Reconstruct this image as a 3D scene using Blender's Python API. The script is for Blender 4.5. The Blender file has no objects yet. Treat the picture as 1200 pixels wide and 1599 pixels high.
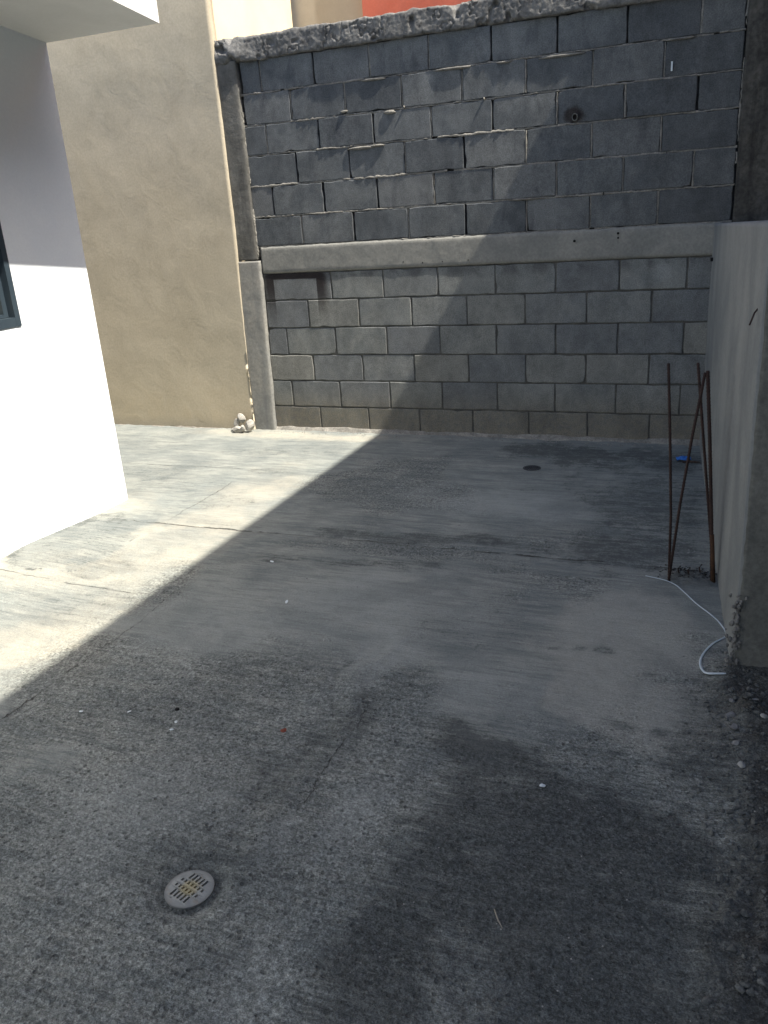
import bpy, bmesh, math, random
import numpy as np
from mathutils import Vector, Matrix
from mathutils.geometry import tessellate_polygon
random.seed(7); rng = np.random.default_rng(7)
S = bpy.context.scene
C = S.collection

# ------------------------------------------------------------------ camera
cam_d = bpy.data.cameras.new('camera'); cam = bpy.data.objects.new('camera', cam_d); C.objects.link(cam)
R_ = (0.9300410, 0.3618215, -0.0641004); U_ = (-0.0677792, 0.3403712, 0.9378451); B_ = (0.3611505, -0.8678898, 0.3410831)
cam.matrix_world = Matrix(((R_[0], U_[0], B_[0], 2.60472), (R_[1], U_[1], B_[1], -5.56845), (R_[2], U_[2], B_[2], 0.36879), (0, 0, 0, 1)))
cam_d.sensor_fit = 'HORIZONTAL'; cam_d.sensor_width = 36.0; cam_d.lens = 36.0*1295.27/1200
cam_d.clip_start = 0.02; cam_d.clip_end = 2000
S.camera = cam

# ------------------------------------------------------------------ sky, sun, exposure
SUN = Vector((-1.0, 0.15, -1.62)).normalized()          # direction the light travels
EL = math.asin(-SUN.z); AZ = math.atan2(-SUN.x, -SUN.y)   # azimuth of the sun, clockwise from +Y
w = bpy.data.worlds.new('World'); S.world = w; w.use_nodes = True
nt = w.node_tree; nt.nodes.clear()
sky = nt.nodes.new('ShaderNodeTexSky'); sky.sky_type = 'NISHITA'; sky.sun_disc = False
sky.sun_elevation = EL; sky.sun_rotation = AZ; sky.air_density = 1.0; sky.dust_density = 2.5; sky.ozone_density = 1.0
bg = nt.nodes.new('ShaderNodeBackground'); bg.inputs['Strength'].default_value = 0.11
wo = nt.nodes.new('ShaderNodeOutputWorld')
nt.links.new(sky.outputs[0], bg.inputs[0]); nt.links.new(bg.outputs[0], wo.inputs[0])
sd = bpy.data.lights.new('sun', 'SUN'); sun = bpy.data.objects.new('sun', sd); C.objects.link(sun)
sd.energy = 4.6; sd.angle = math.radians(0.53); sd.color = (1.0, 0.94, 0.84)
sun.rotation_euler = SUN.to_track_quat('-Z', 'Y').to_euler(); sun.location = (6, -3, 9)
S.view_settings.view_transform = 'Standard'; S.view_settings.look = 'None'
S.view_settings.exposure = 1.27; S.view_settings.gamma = 1.0; S.view_settings.use_curve_mapping = False

# ------------------------------------------------------------------ noise (numpy)
def vnoise(x, y, seed=0):
    x = np.asarray(x, float); y = np.asarray(y, float)
    xi = np.floor(x).astype(np.int64); yi = np.floor(y).astype(np.int64)
    fx = x-xi; fy = y-yi; fx = fx*fx*(3-2*fx); fy = fy*fy*(3-2*fy)
    def h(a, b):
        n = (a*374761393 + b*668265263 + seed*1442695041) & 0xFFFFFFFF
        n = ((n ^ (n >> 13))*1274126177) & 0xFFFFFFFF
        n = n ^ (n >> 16)
        return (n & 0xFFFF)/65535.0*2-1
    return (h(xi, yi)*(1-fx)+h(xi+1, yi)*fx)*(1-fy)+(h(xi, yi+1)*(1-fx)+h(xi+1, yi+1)*fx)*fy
def fbm(x, y, f=1.0, o=4, seed=0, gain=.5):
    s = 0; a = 1; t = 0
    for i in range(o):
        s = s+a*vnoise(x*f+17.3*i, y*f-9.1*i, seed+i); t += a; a *= gain; f *= 2.03
    return s/t
def sstep(a, b, x):
    t = np.clip((x-a)/(b-a), 0, 1); return t*t*(3-2*t)

# ------------------------------------------------------------------ object helpers
def tag(o, label=None, cat=None, group=None, kind=None):
    if label: o['label'] = label
    if cat: o['category'] = cat
    if group: o['group'] = group
    if kind: o['kind'] = kind
    return o
def empty(name, loc, label, cat, group=None):
    o = bpy.data.objects.new(name, None); C.objects.link(o); o.location = loc; o.empty_display_size = .1
    return tag(o, label, cat, group)
WL = {}
def mesh_obj(name, verts, faces, m, parent=None, smooth=False, origin=None):
    """verts in world coordinates; the origin goes to the base centre, the parent is never rotated"""
    v = np.array(verts, float)
    if origin is None:
        lo, hi = v.min(0), v.max(0); origin = ((lo[0]+hi[0])/2, (lo[1]+hi[1])/2, lo[2])
    origin = np.array(origin, float); v = v-origin
    me = bpy.data.meshes.new(name)
    me.from_pydata([tuple(a) for a in v.tolist()], [], [tuple(f) for f in faces])
    me.materials.append(m)
    if smooth: me.polygons.foreach_set('use_smooth', [True]*len(me.polygons))
    me.update()
    o = bpy.data.objects.new(name, me); C.objects.link(o)
    WL[o.name] = origin
    if parent is not None:
        o.parent = parent
        pw = WL.get(parent.name, np.array(parent.location))
        o.location = tuple(origin-pw)
    else: o.location = tuple(origin)
    return o
def box(x0, x1, y0, y1, z0, z1):
    v = [(x0,y0,z0),(x1,y0,z0),(x1,y1,z0),(x0,y1,z0),(x0,y0,z1),(x1,y0,z1),(x1,y1,z1),(x0,y1,z1)]
    f = [(0,3,2,1),(4,5,6,7),(0,1,5,4),(1,2,6,5),(2,3,7,6),(3,0,4,7)]
    return v, f
class MB:
    def __init__(s): s.v = []; s.f = []
    def add(s, v, f):
        n = len(s.v); s.v += [tuple(a) for a in v]; s.f += [tuple(i+n for i in q) for q in f]; return s
    def box(s, *a): return s.add(*box(*a))
    def obj(s, name, m, parent=None, smooth=False, origin=None): return mesh_obj(name, s.v, s.f, m, parent, smooth, origin)
def tube(pts, r, n=8, flat=None):
    """tube round a polyline; r may be a list; flat squashes it in z"""
    P = [Vector(p) for p in pts]; v = []; f = []
    rr = r if hasattr(r, '__len__') else [r]*len(P)
    for i, p in enumerate(P):
        t = (P[min(i+1, len(P)-1)]-P[max(i-1, 0)]).normalized()
        a = Vector((0,0,1)) if abs(t.z) < .9 else Vector((1,0,0))
        s = t.cross(a).normalized(); u = s.cross(t).normalized()
        for k in range(n):
            an = 2*math.pi*k/n
            q = p+s*math.cos(an)*rr[i]+u*math.sin(an)*rr[i]*(flat or 1)
            v.append(tuple(q))
    for i in range(len(P)-1):
        for k in range(n):
            a = i*n+k; b = i*n+(k+1) % n
            f.append((a, b, b+n, a+n))
    f.append(tuple(range(n))[::-1]); f.append(tuple(range((len(P)-1)*n, len(P)*n)))
    return v, f
def slab(fn, nu, nv, depth):
    """front surface grid fn(u,v)->(N,3) with its rim carried back along depth (a vector) and closed"""
    u, vv = np.meshgrid(np.linspace(0, 1, nu), np.linspace(0, 1, nv))
    P = fn(u.ravel(), vv.ravel()); n0 = len(P)
    f = []
    for j in range(nv-1):
        for i in range(nu-1):
            a = j*nu+i; f.append((a, a+1, a+1+nu, a+nu))
    rim = [i for i in range(nu)]+[j*nu+nu-1 for j in range(1, nv)]+[(nv-1)*nu+i for i in range(nu-2, -1, -1)]+[j*nu for j in range(nv-2, 0, -1)]
    back = P[rim]+np.array(depth)
    P = np.vstack([P, back]); m = len(rim)
    for k in range(m):
        a, b = rim[k], rim[(k+1) % m]
        f.append((b, a, n0+k, n0+(k+1) % m))
    f.append(tuple(n0+k for k in range(m))[::-1])
    return P, f

# ------------------------------------------------------------------ material helper
class Mat:
    def __init__(s, name, rough=.9, spec=.25):
        s.m = bpy.data.materials.new(name); s.m.use_nodes = True; s.t = s.m.node_tree; s.N = s.t.nodes
        s.b = s.N['Principled BSDF']; s.b.inputs['Roughness'].default_value = rough
        s.b.inputs['Specular IOR Level'].default_value = spec
        s.geo = s.N.new('ShaderNodeNewGeometry'); s.pos = s.geo.outputs['Position']
        sp = s.N.new('ShaderNodeSeparateXYZ'); s.L(s.pos, sp.inputs[0]); s.x, s.y, s.z = sp.outputs
    def L(s, a, b): s.t.links.new(a, b)
    def put(s, sock, v):
        if isinstance(v, bpy.types.NodeSocket): s.L(v, sock)
        else: sock.default_value = v
    def math(s, op, a, b=0.0, c=0.0, clamp=False):
        n = s.N.new('ShaderNodeMath'); n.operation = op; n.use_clamp = clamp
        s.put(n.inputs[0], a); s.put(n.inputs[1], b); s.put(n.inputs[2], c); return n.outputs[0]
    def noise(s, scale, detail=4, rough=.55, dist=0., vec=None, stretch=None, col=False):
        v = vec or s.pos
        if stretch:
            mp = s.N.new('ShaderNodeMapping'); s.L(v, mp.inputs[0]); mp.inputs['Scale'].default_value = stretch[:3]
            if len(stretch) > 3: mp.inputs['Rotation'].default_value = (0, 0, stretch[3])
            v = mp.outputs[0]
        n = s.N.new('ShaderNodeTexNoise'); s.L(v, n.inputs['Vector'])
        n.inputs['Scale'].default_value = scale; n.inputs['Detail'].default_value = detail
        n.inputs['Roughness'].default_value = rough; n.inputs['Distortion'].default_value = dist
        return n.outputs['Color' if col else 'Fac']
    def voro(s, scale, feature='F1', vec=None):
        n = s.N.new('ShaderNodeTexVoronoi'); n.feature = feature; s.L(vec or s.pos, n.inputs['Vector']); n.inputs['Scale'].default_value = scale
        return n.outputs['Distance']
    def map(s, v, a, b, c=0., d=1., smooth=True):
        n = s.N.new('ShaderNodeMapRange'); n.interpolation_type = 'SMOOTHSTEP' if smooth else 'LINEAR'
        s.put(n.inputs['Value'], v); n.inputs['From Min'].default_value = a; n.inputs['From Max'].default_value = b
        n.inputs['To Min'].default_value = c; n.inputs['To Max'].default_value = d; return n.outputs[0]
    def mix(s, f, a, b, mode='MIX'):
        n = s.N.new('ShaderNodeMix'); n.data_type = 'RGBA'; n.blend_type = mode
        s.put(n.inputs[0], f)
        for i, v in ((6, a), (7, b)):
            if isinstance(v, tuple): v = (*v[:3], 1)
            s.put(n.inputs[i], v)
        return n.outputs[2]
    def attr(s, name):
        n = s.N.new('ShaderNodeAttribute'); n.attribute_name = name; return n.outputs['Fac']
    def rand(s):
        n = s.N.new('ShaderNodeObjectInfo'); return n.outputs['Random']
    def mul(s, col, f):
        g = s.N.new('ShaderNodeCombineColor'); [s.put(g.inputs[i], f) for i in range(3)]
        return s.mix(1.0, col, g.outputs[0], 'MULTIPLY')
    def done(s, col, h=None, dist=.01, strength=1.0, rough=None):
        if isinstance(col, tuple): col = (*col[:3], 1)
        s.put(s.b.inputs['Base Color'], col)
        if rough is not None: s.put(s.b.inputs['Roughness'], rough)
        if h is not None:
            b = s.N.new('ShaderNodeBump'); b.inputs['Distance'].default_value = dist; s.put(b.inputs['Strength'], strength)
            s.put(b.inputs['Height'], h); s.L(b.outputs[0], s.b.inputs['Normal'])
        return s.m

def mat_floor():
    m = Mat('weathered_concrete', .93, .18)
    dark, warm, rough, pale = m.attr('dark'), m.attr('warm'), m.attr('rough'), m.attr('pale'); soil = m.attr('soil')
    n1 = m.noise(3.2, 6, .62, .3); n2 = m.noise(16, 6, .65); n3 = m.noise(90, 4, .7); n4 = m.noise(330, 2, .6)
    sm = m.noise(6, 7, .68, .8, stretch=(.45, 2.3, 1, .14))           # trowel smears
    c = m.mix(m.map(n1, .32, .68), (.188, .204, .194), (.262, .272, .246))
    c = m.mix(m.map(sm, .42, .66, 0, .6), c, (.118, .134, .134))
    br = m.noise(7, 7, .72, .5, stretch=(.8, 9, 1, .30)); c = m.mix(m.map(br, .50, .60, 0, .50), c, (.115, .126, .124)); c = m.mix(m.map(br, .45, .36, 0, .40), c, (.30, .305, .28))
    c = m.mix(m.math('MULTIPLY', warm, m.map(n2, .30, .62, .55, 1)), c, (.365, .342, .280))
    c = m.mix(m.math('MULTIPLY', pale, m.map(n2, .25, .6, .4, .95)), c, (.275, .290, .272))
    na = m.math('ADD', m.math('MULTIPLY', m.math('SUBTRACT', n2, .5), .9), m.math('MULTIPLY', m.math('SUBTRACT', n3, .5), 1.1))
    da = m.math('ADD', dark, m.math('MULTIPLY', m.math('ADD', na, m.math('MULTIPLY', m.math('SUBTRACT', br, .5), .9)), m.map(dark, .02, .25)))
    dd = m.math('ADD', m.math('MULTIPLY', m.map(da, .30, .72), .60), m.math('MULTIPLY', dark, .26), clamp=True)
    c = m.mix(dd, c, (.056, .062, .062))
    c = m.mix(m.math('MULTIPLY', m.map(m.noise(1.7, 7, .7, .6), .50, .62, 0, .32), m.map(n3, .3, .6, .5, 1)), c, (.110, .120, .120))
    c = m.mix(m.math('MULTIPLY', soil, m.map(n2, .35, .6, .95, .45)), c, (.050, .048, .043))
    grit = m.map(n3, .36, .66, .66, 1.32)
    grit2 = m.map(n4, .35, .68, .74, 1.26)
    g = m.math('MULTIPLY', grit, grit2)
    n5 = m.noise(42, 5, .75); n6 = m.noise(150, 3, .7)
    g = m.math('MULTIPLY', g, m.map(n5, .36, .60, .80, 1.08)); g = m.math('MULTIPLY', g, m.map(n6, .34, .56, .80, 1.10))
    c = m.mul(c, m.mixf(m.map(rough, 0, .8), m.math('MULTIPLY', m.map(n4, .3, .7, .88, 1.12), m.map(n6, .3, .6, .88, 1.06)), g))
    # exposed aggregate: each grain its own tone
    vn = m.N.new('ShaderNodeTexVoronoi'); m.L(m.pos, vn.inputs['Vector']); vn.inputs['Scale'].default_value = 150
    sc_ = m.N.new('ShaderNodeSeparateColor'); m.L(vn.outputs['Color'], sc_.inputs[0])
    ag = m.map(sc_.outputs[0], 0, 1, .82, 1.18, False); agm = m.map(m.math('ADD', rough, m.math('MULTIPLY', m.math('SUBTRACT', n2, .5), .9)), .25, .6)
    c = m.mul(c, m.mixf(agm, 1.0, ag))
    vn2 = m.N.new('ShaderNodeTexVoronoi'); m.L(m.pos, vn2.inputs['Vector']); vn2.inputs['Scale'].default_value = 62
    sc2 = m.N.new('ShaderNodeSeparateColor'); m.L(vn2.outputs['Color'], sc2.inputs[0])
    pit = m.math('MULTIPLY', m.map(sc2.outputs[1], .80, .84), m.map(vn2.outputs['Distance'], .42, .22)); pit = m.math('MULTIPLY', pit, agm)
    c = m.mix(m.math('MULTIPLY', pit, .6), c, (.05, .054, .054))
    # loose pale specks
    vs = m.voro(55); sel = m.map(m.noise(23, 2), .60, .66)
    c = m.mix(m.math('MULTIPLY', m.map(vs, .16, .08, 0, .7), sel), c, (.42, .41, .38))
    # pour joints and cracks
    wob = m.math('MULTIPLY', m.math('SUBTRACT', m.noise(2.2, 6, .7), .5), .085)
    tot = None
    for y0, xa, xb, wd in ((-1.01, -2.2, -.1, .0032), (-2.02, -.4, 2.4, .0058), (-2.83, -.8, .25, .0032)):
        d = m.math('ABSOLUTE', m.math('SUBTRACT', m.math('ADD', m.y, wob), y0))
        k = m.math('MULTIPLY', m.map(d, wd, wd*.35), m.map(m.x, xa-.1, xa))
        k = m.math('MULTIPLY', k, m.map(m.x, xb+.1, xb))
        tot = k if tot is None else m.math('MAXIMUM', tot, k)
    wob2 = m.math('MULTIPLY', m.math('SUBTRACT', m.noise(1.9, 6, .75), .5), .12)
    for x0, ya, yb, wd in ((.40, -3.9, -2.8, .0030), (-.20, -1.9, -1.35, .0026), (1.60, -3.9, -3.45, .0022)):
        d = m.math('ABSOLUTE', m.math('SUBTRACT', m.math('ADD', m.x, wob2), x0))
        k = m.math('MULTIPLY', m.map(d, wd, wd*.35), m.map(m.y, ya-.1, ya))
        k = m.math('MULTIPLY', k, m.map(m.y, yb+.1, yb))
        tot = m.math('MAXIMUM', tot, k)
    brk = m.map(m.noise(5, 5, .7), .40, .56)
    tot = m.math('MULTIPLY', tot, brk)
    c = m.mix(m.math('MULTIPLY', tot, .85), c, (.045, .043, .040))
    # relief
    h = m.math('MULTIPLY', n3, .5); h = m.math('ADD', h, m.math('MULTIPLY', n4, .22))
    v2 = m.voro(120); h = m.math('ADD', h, m.math('MULTIPLY', m.map(v2, 0, .6), -.35))
    h = m.math('MULTIPLY', h, m.mixf(rough, .22, 1.0))
    h = m.math('ADD', h, m.math('MULTIPLY', sm, .30)); h = m.math('ADD', h, m.math('MULTIPLY', br, .6))
    h = m.math('SUBTRACT', h, m.math('MULTIPLY', tot, 1.2)); h = m.math('SUBTRACT', h, m.math('MULTIPLY', pit, .6)); h = m.math('ADD', h, m.math('MULTIPLY', m.mixf(agm, .5, sc_.outputs[0]), .25))
    return m.done(c, h, .008, .95, m.map(n2, .3, .7, .82, .97))
def mixf(s, f, a, b):
    n = s.N.new('ShaderNodeMix'); n.data_type = 'FLOAT'; s.put(n.inputs[0], f); s.put(n.inputs[2], a); s.put(n.inputs[3], b); return n.outputs[0]
Mat.mixf = mixf

def mat_block(lower):
    m = Mat('lower_block_concrete' if lower else 'upper_block_concrete', .95, .15)
    r = m.rand()
    n1 = m.noise(5.5, 5, .6, .4); n2 = m.noise(26, 5, .65); n3 = m.noise(140, 3, .7); n4 = m.noise(420, 2, .5)
    if lower:
        c = m.mix(m.map(n1, .3, .7), (.150, .158, .154), (.200, .204, .190))
        c = m.mix(m.map(r, .25, .95, 0, .6), c, (.118, .124, .132))
        c = m.mix(m.map(r, .0, .2, .5, 0), c, (.215, .205, .175))
        c = m.mix(m.math('MULTIPLY', m.map(m.z, -.80, -1.08), m.map(n2, .3, .65, .45, .9)), c, (.160, .146, .115))   # earth splashed on the lowest course
        c = m.mix(m.math('MULTIPLY', m.map(m.z, -1.10, -1.20), .6), c, (.20, .18, .14))
        c = m.mix(m.math('MULTIPLY', m.map(m.z, -.12, -.03), m.map(n1, .45, .6, 0, .6)), c, (.060, .062, .066))      # darker patches just below the band
        # dark sprayed outline of a box once painted against the wall
        dx = m.math('MAXIMUM', m.math('SUBTRACT', -.462, m.x), m.math('SUBTRACT', m.x, -.118))
        dz = m.math('SUBTRACT', m.z, -.058)
        ex = m.math('MAXIMUM', dx, 0.); ez = m.math('MAXIMUM', dz, 0.)
        d = m.math('SQRT', m.math('ADD', m.math('MULTIPLY', ex, ex), m.math('MULTIPLY', ez, ez)))
        d = m.math('ADD', d, m.math('MULTIPLY', m.math('SUBTRACT', n2, .5), .03))
        k = m.math('MULTIPLY', m.map(d, .115, .050), m.map(m.math('MAXIMUM', dx, dz), -.001, .004))
        k = m.math('MULTIPLY', k, m.map(m.z, -.42, -.09))
        c = m.mix(m.math('MULTIPLY', k, .93), c, (.022, .018, .018))
        # daub of pale plaster
        qx = m.math('MULTIPLY', m.math('SUBTRACT', m.x, 2.255), 16.); qz = m.math('MULTIPLY', m.math('SUBTRACT', m.z, -.10), 16.)
        q = m.math('ADD', m.math('MULTIPLY', qx, qx), m.math('MULTIPLY', qz, qz)); q = m.math('ADD', q, m.math('MULTIPLY', n2, 1.6))
        c = m.mix(m.map(m.math('ADD', q, m.math('MULTIPLY', n2, 3.)), 3.6, 2.4, 0, .6), c, (.24, .25, .24))
    else:
        c = m.mix(m.map(n1, .3, .7), (.094, .102, .107), (.145, .152, .152))
        c = m.mix(m.map(r, .3, 1., 0, .6), c, (.064, .071, .078))
        c = m.mix(m.map(r, .0, .3, .4, 0), c, (.165, .165, .160))
        st = m.noise(4.2, 5, .65, .3, stretch=(2.2, 1, .7))
        c = m.mix(m.map(st, .52, .72, 0, .55), c, (.052, .055, .062))
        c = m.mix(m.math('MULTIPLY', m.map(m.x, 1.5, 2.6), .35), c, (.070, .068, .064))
        # rust at the pipe stub
        qx = m.math('MULTIPLY', m.math('SUBTRACT', m.x, 1.70), 14.); qz = m.math('MULTIPLY', m.math('SUBTRACT', m.z, .835), 18.)
        q = m.math('ADD', m.math('MULTIPLY', qx, qx), m.math('MULTIPLY', qz, qz)); q = m.math('ADD', q, n2)
        c = m.mix(m.map(q, 1.7, .8, 0, .85), c, (.025, .020, .018))
    c = m.mul(c, m.map(n3, .32, .68, .78, 1.22))
    c = m.mul(c, m.map(n2, .33, .66, .92, 1.07)); n7 = m.noise(7, 6, .62, .3, stretch=(1, 1, .6)); c = m.mul(c, m.map(n7, .32, .68, .86, 1.12))
    # pale edge where the mortar smeared
    wh = m.map(m.noise(60, 4, .75), .66, .74, 0, .35)
    c = m.mix(wh, c, (.24, .235, .22))
    h = m.math('ADD', m.math('MULTIPLY', n3, .5), m.math('MULTIPLY', n4, .3)); h = m.math('ADD', h, m.math('MULTIPLY', n2, .5))
    return m.done(c, h, .004 if lower else .003, .55)

def mat_simple(name, c1, c2, scale=6, bscale=60, dist=.004, strength=.5, rough=.93, spots=None, streak=None, spec=.2, grain=.12):
    m = Mat(name, rough, spec)
    n1 = m.noise(scale, 6, .6, .4); n2 = m.noise(bscale, 5, .68); n3 = m.noise(bscale*4, 3, .6)
    c = m.mix(m.map(n1, .3, .7), c1, c2)
    if streak: # vertical run marks
        st = m.noise(streak[0], streak[3] if len(streak) > 3 else 5, .6, .2, stretch=(3, 3, .16)); c = m.mix(m.map(st, .40, .74, 0, streak[2]), c, streak[1])
    if spots:
        c = m.mix(m.map(m.noise(spots[0], 5, .7), spots[2], spots[2]+.08, 0, spots[3] if len(spots) > 3 else .8), c, spots[1])
    c = m.mul(c, m.map(n2, .3, .7, 1-grain, 1+grain))
    h = m.math('ADD', m.math('MULTIPLY', n2, .7), m.math('MULTIPLY', n3, .3))
    return m.done(c, h, dist, strength)

M = {}
M['floor'] = mat_floor()
M['ublock'] = mat_block(False); M['lblock'] = mat_block(True)
M['joint'] = mat_simple('dark_joint', (.030, .030, .031), (.052, .050, .046), 20, 120)
M['mortar'] = mat_simple('crumbly_mortar', (.15, .145, .13), (.27, .255, .225), 14, 110, .006, .8, grain=.25)
M['lmortar'] = mat_simple('sandy_mortar', (.060, .060, .056), (.130, .126, .112), 9, 140, .005, .8, grain=.2)
M['cap'] = mat_simple('rough_cast_concrete', (.105, .104, .100), (.175, .172, .163), 7, 45, .006, .6, spots=(11, (.055, .053, .052), .57), grain=.28)
M['band'] = mat_simple('cast_band_concrete', (.185, .185, .170), (.245, .240, .215), 5, 70, .003, .4, spots=(24, (.10, .10, .095), .66, .6))
M['pillar_up'] = mat_simple('dark_cast_pillar', (.098, .095, .084), (.150, .146, .132), 6, 60, .005, .6, streak=(7, (.062, .060, .056), .7))
M['pillar_lo'] = mat_simple('plastered_pillar', (.215, .215, .200), (.290, .275, .240), 4, 50, .003, .4, streak=(4, (.145, .152, .155), .8))
M['pillar_r'] = mat_simple('dark_dirty_pillar', (.050, .048, .043), (.105, .098, .084), 7, 40, .008, .8, streak=(6, (.032, .030, .027), .8), grain=.25)
def mat_beige():
    m = Mat('smooth_beige_plaster', .92, .15)
    n1 = m.noise(1.6, 6, .6, .8); n2 = m.noise(6, 6, .65, 1.2); n3 = m.noise(70, 4, .6)
    c = m.mix(m.map(n1, .3, .7), (.44, .385, .285), (.51, .450, .340))
    c = m.mix(m.map(n2, .50, .72, 0, .45), c, (.385, .335, .25))
    c = m.mix(m.math('MULTIPLY', m.map(m.z, -.55, -1.1), m.map(n2, .3, .7, .3, .8)), c, (.50, .425, .30))
    c = m.mix(m.math('MULTIPLY', m.map(m.z, -1.08, -1.19), .55), c, (.30, .27, .22))
    ms = m.map(m.noise(9, 5, .8), .665, .70, 0, .55); c = m.mix(m.math('MULTIPLY', ms, m.map(m.z, -.6, -1.0)), c, (.16, .14, .12))
    c = m.mul(c, m.map(n3, .3, .7, .94, 1.06))
    h = m.math('ADD', m.math('MULTIPLY', n2, 1.0), m.math('MULTIPLY', n3, .05))
    return m.done(c, h, .006, .32)
M['beige'] = mat_beige()
M['white'] = mat_simple('white_painted_render', (.77, .81, .85), (.82, .85, .87), 2.5, 80, .002, .25, grain=.02)
M['soffit'] = mat_simple('white_painted_soffit', (.66, .65, .62), (.74, .73, .70), 2.5, 80, .002, .25, grain=.02)
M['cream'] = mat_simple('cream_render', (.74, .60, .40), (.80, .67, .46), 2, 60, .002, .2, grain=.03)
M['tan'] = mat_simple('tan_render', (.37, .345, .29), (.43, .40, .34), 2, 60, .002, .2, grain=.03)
M['red'] = mat_simple('red_painted_render', (.46, .125, .085), (.56, .165, .115), 2.2, 60, .002, .2, streak=(3, (.40, .13, .10), .5), grain=.05)
M['rwall'] = mat_simple('streaked_plaster', (.165, .175, .178), (.235, .242, .235), 2.2, 60, .003, .3, streak=(.9, (.130, .142, .146), .55, 2), grain=.08)
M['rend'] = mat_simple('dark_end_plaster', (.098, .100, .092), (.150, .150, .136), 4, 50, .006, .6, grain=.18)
M['grey_render'] = mat_simple('grey_render', (.20, .20, .19), (.27, .265, .25), 2, 60)
M['ground'] = mat_simple('bare_ground', (.13, .12, .10), (.20, .18, .15), .8, 20, .01)
M['dirt'] = mat_simple('dark_soil', (.034, .033, .033), (.085, .083, .078), 9, 60, .02, .9, spots=(16, (.13, .135, .13), .60, .7), grain=.35)
M['stone'] = mat_simple('grey_stone', (.10, .105, .11), (.20, .20, .20), 30, 200, .003, .6, grain=.2)
M['grit'] = mat_simple('dark_grit', (.060, .064, .062), (.135, .138, .13), 34, 200, .003, .6, grain=.2)
M['palestone'] = mat_simple('pale_stone', (.20, .205, .20), (.29, .29, .275), 30, 200, .003, .6)
M['rubble'] = mat_simple('broken_mortar', (.27, .26, .235), (.42, .40, .36), 18, 90, .004, .7, grain=.15)
M['rust'] = mat_simple('rusted_steel', (.020, .011, .009), (.040, .019, .014), 40, 300, .001, .6, rough=.8, spec=.4, grain=.2)
M['rust2'] = mat_simple('orange_rust', (.045, .024, .015), (.07, .036, .02), 40, 300, .001, .6, rough=.85, grain=.2)
M['frame'] = mat_simple('dark_blue_grey_aluminium', (.028, .042, .055), (.036, .052, .066), 3, 80, .0005, .2, rough=.45, spec=.5, grain=.02)
M['pvc'] = mat_simple('grey_drain_plastic', (.17, .178, .18), (.235, .238, .23), 30, 200, .001, .4, rough=.6, spec=.4, grain=.06)
def drain_mat():
    m = Mat('grey_drain_plastic_yellowed', .6, .4); n1 = m.noise(40, 5, .7); n2 = m.noise(200, 3, .6)
    c = m.mix(m.map(n1, .3, .7), (.185, .196, .192), (.255, .262, .25))
    dx = m.math('SUBTRACT', m.x, 1.464); dy = m.math('SUBTRACT', m.y, -4.262)
    d = m.math('SQRT', m.math('ADD', m.math('MULTIPLY', dx, dx), m.math('MULTIPLY', dy, dy))); d = m.math('ADD', d, m.math('MULTIPLY', m.math('SUBTRACT', n1, .5), .02))
    c = m.mix(m.map(d, .034, .014, 0, .75), c, (.30, .255, .13))
    c = m.mix(m.map(d, .052, .064, 0, .6), c, (.09, .092, .09))
    c = m.mix(m.map(m.noise(26, 5, .7), .56, .66, 0, .45), c, (.19, .155, .12))
    return m.done(c, m.math('ADD', n1, n2), .001, .4)
M['drain'] = drain_mat()
M['ddrain'] = mat_simple('dark_drain_metal', (.030, .032, .036), (.05, .052, .056), 30, 200, .001, .4, rough=.7, grain=.1)
M['black'] = mat_simple('dark_hollow', (.008, .008, .008), (.014, .014, .013), 10, 60)
M['yellow'] = mat_simple('yellowed_residue', (.38, .29, .11), (.48, .38, .16), 60, 200, .002, .5)
M['strip'] = mat_simple('white_plastic_strip', (.40, .46, .50), (.48, .54, .57), 20, 100, .0005, .2, rough=.45, spec=.5, grain=.03)
M['blue'] = mat_simple('blue_wrapper_film', (.010, .09, .36), (.02, .17, .55), 60, 200, .001, .3, rough=.35, spec=.6)
M['brown'] = mat_simple('dark_brown_foil', (.035, .022, .018), (.07, .05, .04), 60, 200, .001, .3, rough=.5)
M['paper'] = mat_simple('pale_paper', (.55, .60, .62), (.66, .70, .70), 60, 200, .001, .3)
M['redbit'] = mat_simple('red_crumb', (.20, .06, .04), (.28, .09, .06), 60, 200)
M['twig'] = mat_simple('dry_straw', (.24, .22, .18), (.34, .31, .26), 60, 200)
gm = Mat('window_glass', .06, .6); gm.b.inputs['Base Color'].default_value = (.05, .07, .07, 1); gm.b.inputs['Metallic'].default_value = .25; M['glass'] = gm.m
M['curtain'] = mat_simple('grey_green_blind', (.26, .28, .24), (.34, .36, .31), 4, 60)

G = -1.19
# ================================================================== SETTING
v, f = box(-600, 600, -600, 600, -1.9, -1.33)
tag(mesh_obj('ground', v, f, M['ground']), 'bare earth ground around the yard', None, None, 'structure')

# ---- floor sheet with real relief and its own stains
xs = np.arange(-2.5, 3.401, .011); ys = np.arange(-5.4, .261, .011)
X, Y = np.meshgrid(xs, ys)
wx = X+.10*fbm(X, Y, 2.0, 4, 3); wy = Y+.10*fbm(X, Y, 2.0, 4, 9)
def blob(cx, cy, rx, ry, ang=0, soft=.5, rag=.35, seed=5):
    a = math.radians(ang); dx = wx-cx; dy = wy-cy
    u = (dx*math.cos(a)+dy*math.sin(a))/rx; q = (-dx*math.sin(a)+dy*math.cos(a))/ry
    d = np.sqrt(u*u+q*q)+rag*1.25*fbm(X, Y, 5, 6, seed, .62)
    return 1-sstep(1-soft, 1+soft*.6, d)
dark = np.zeros_like(X); warm = dark.copy(); rough = dark.copy(); pale = dark.copy()
big = fbm(X, Y, 1.3, 5, 21)
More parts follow.
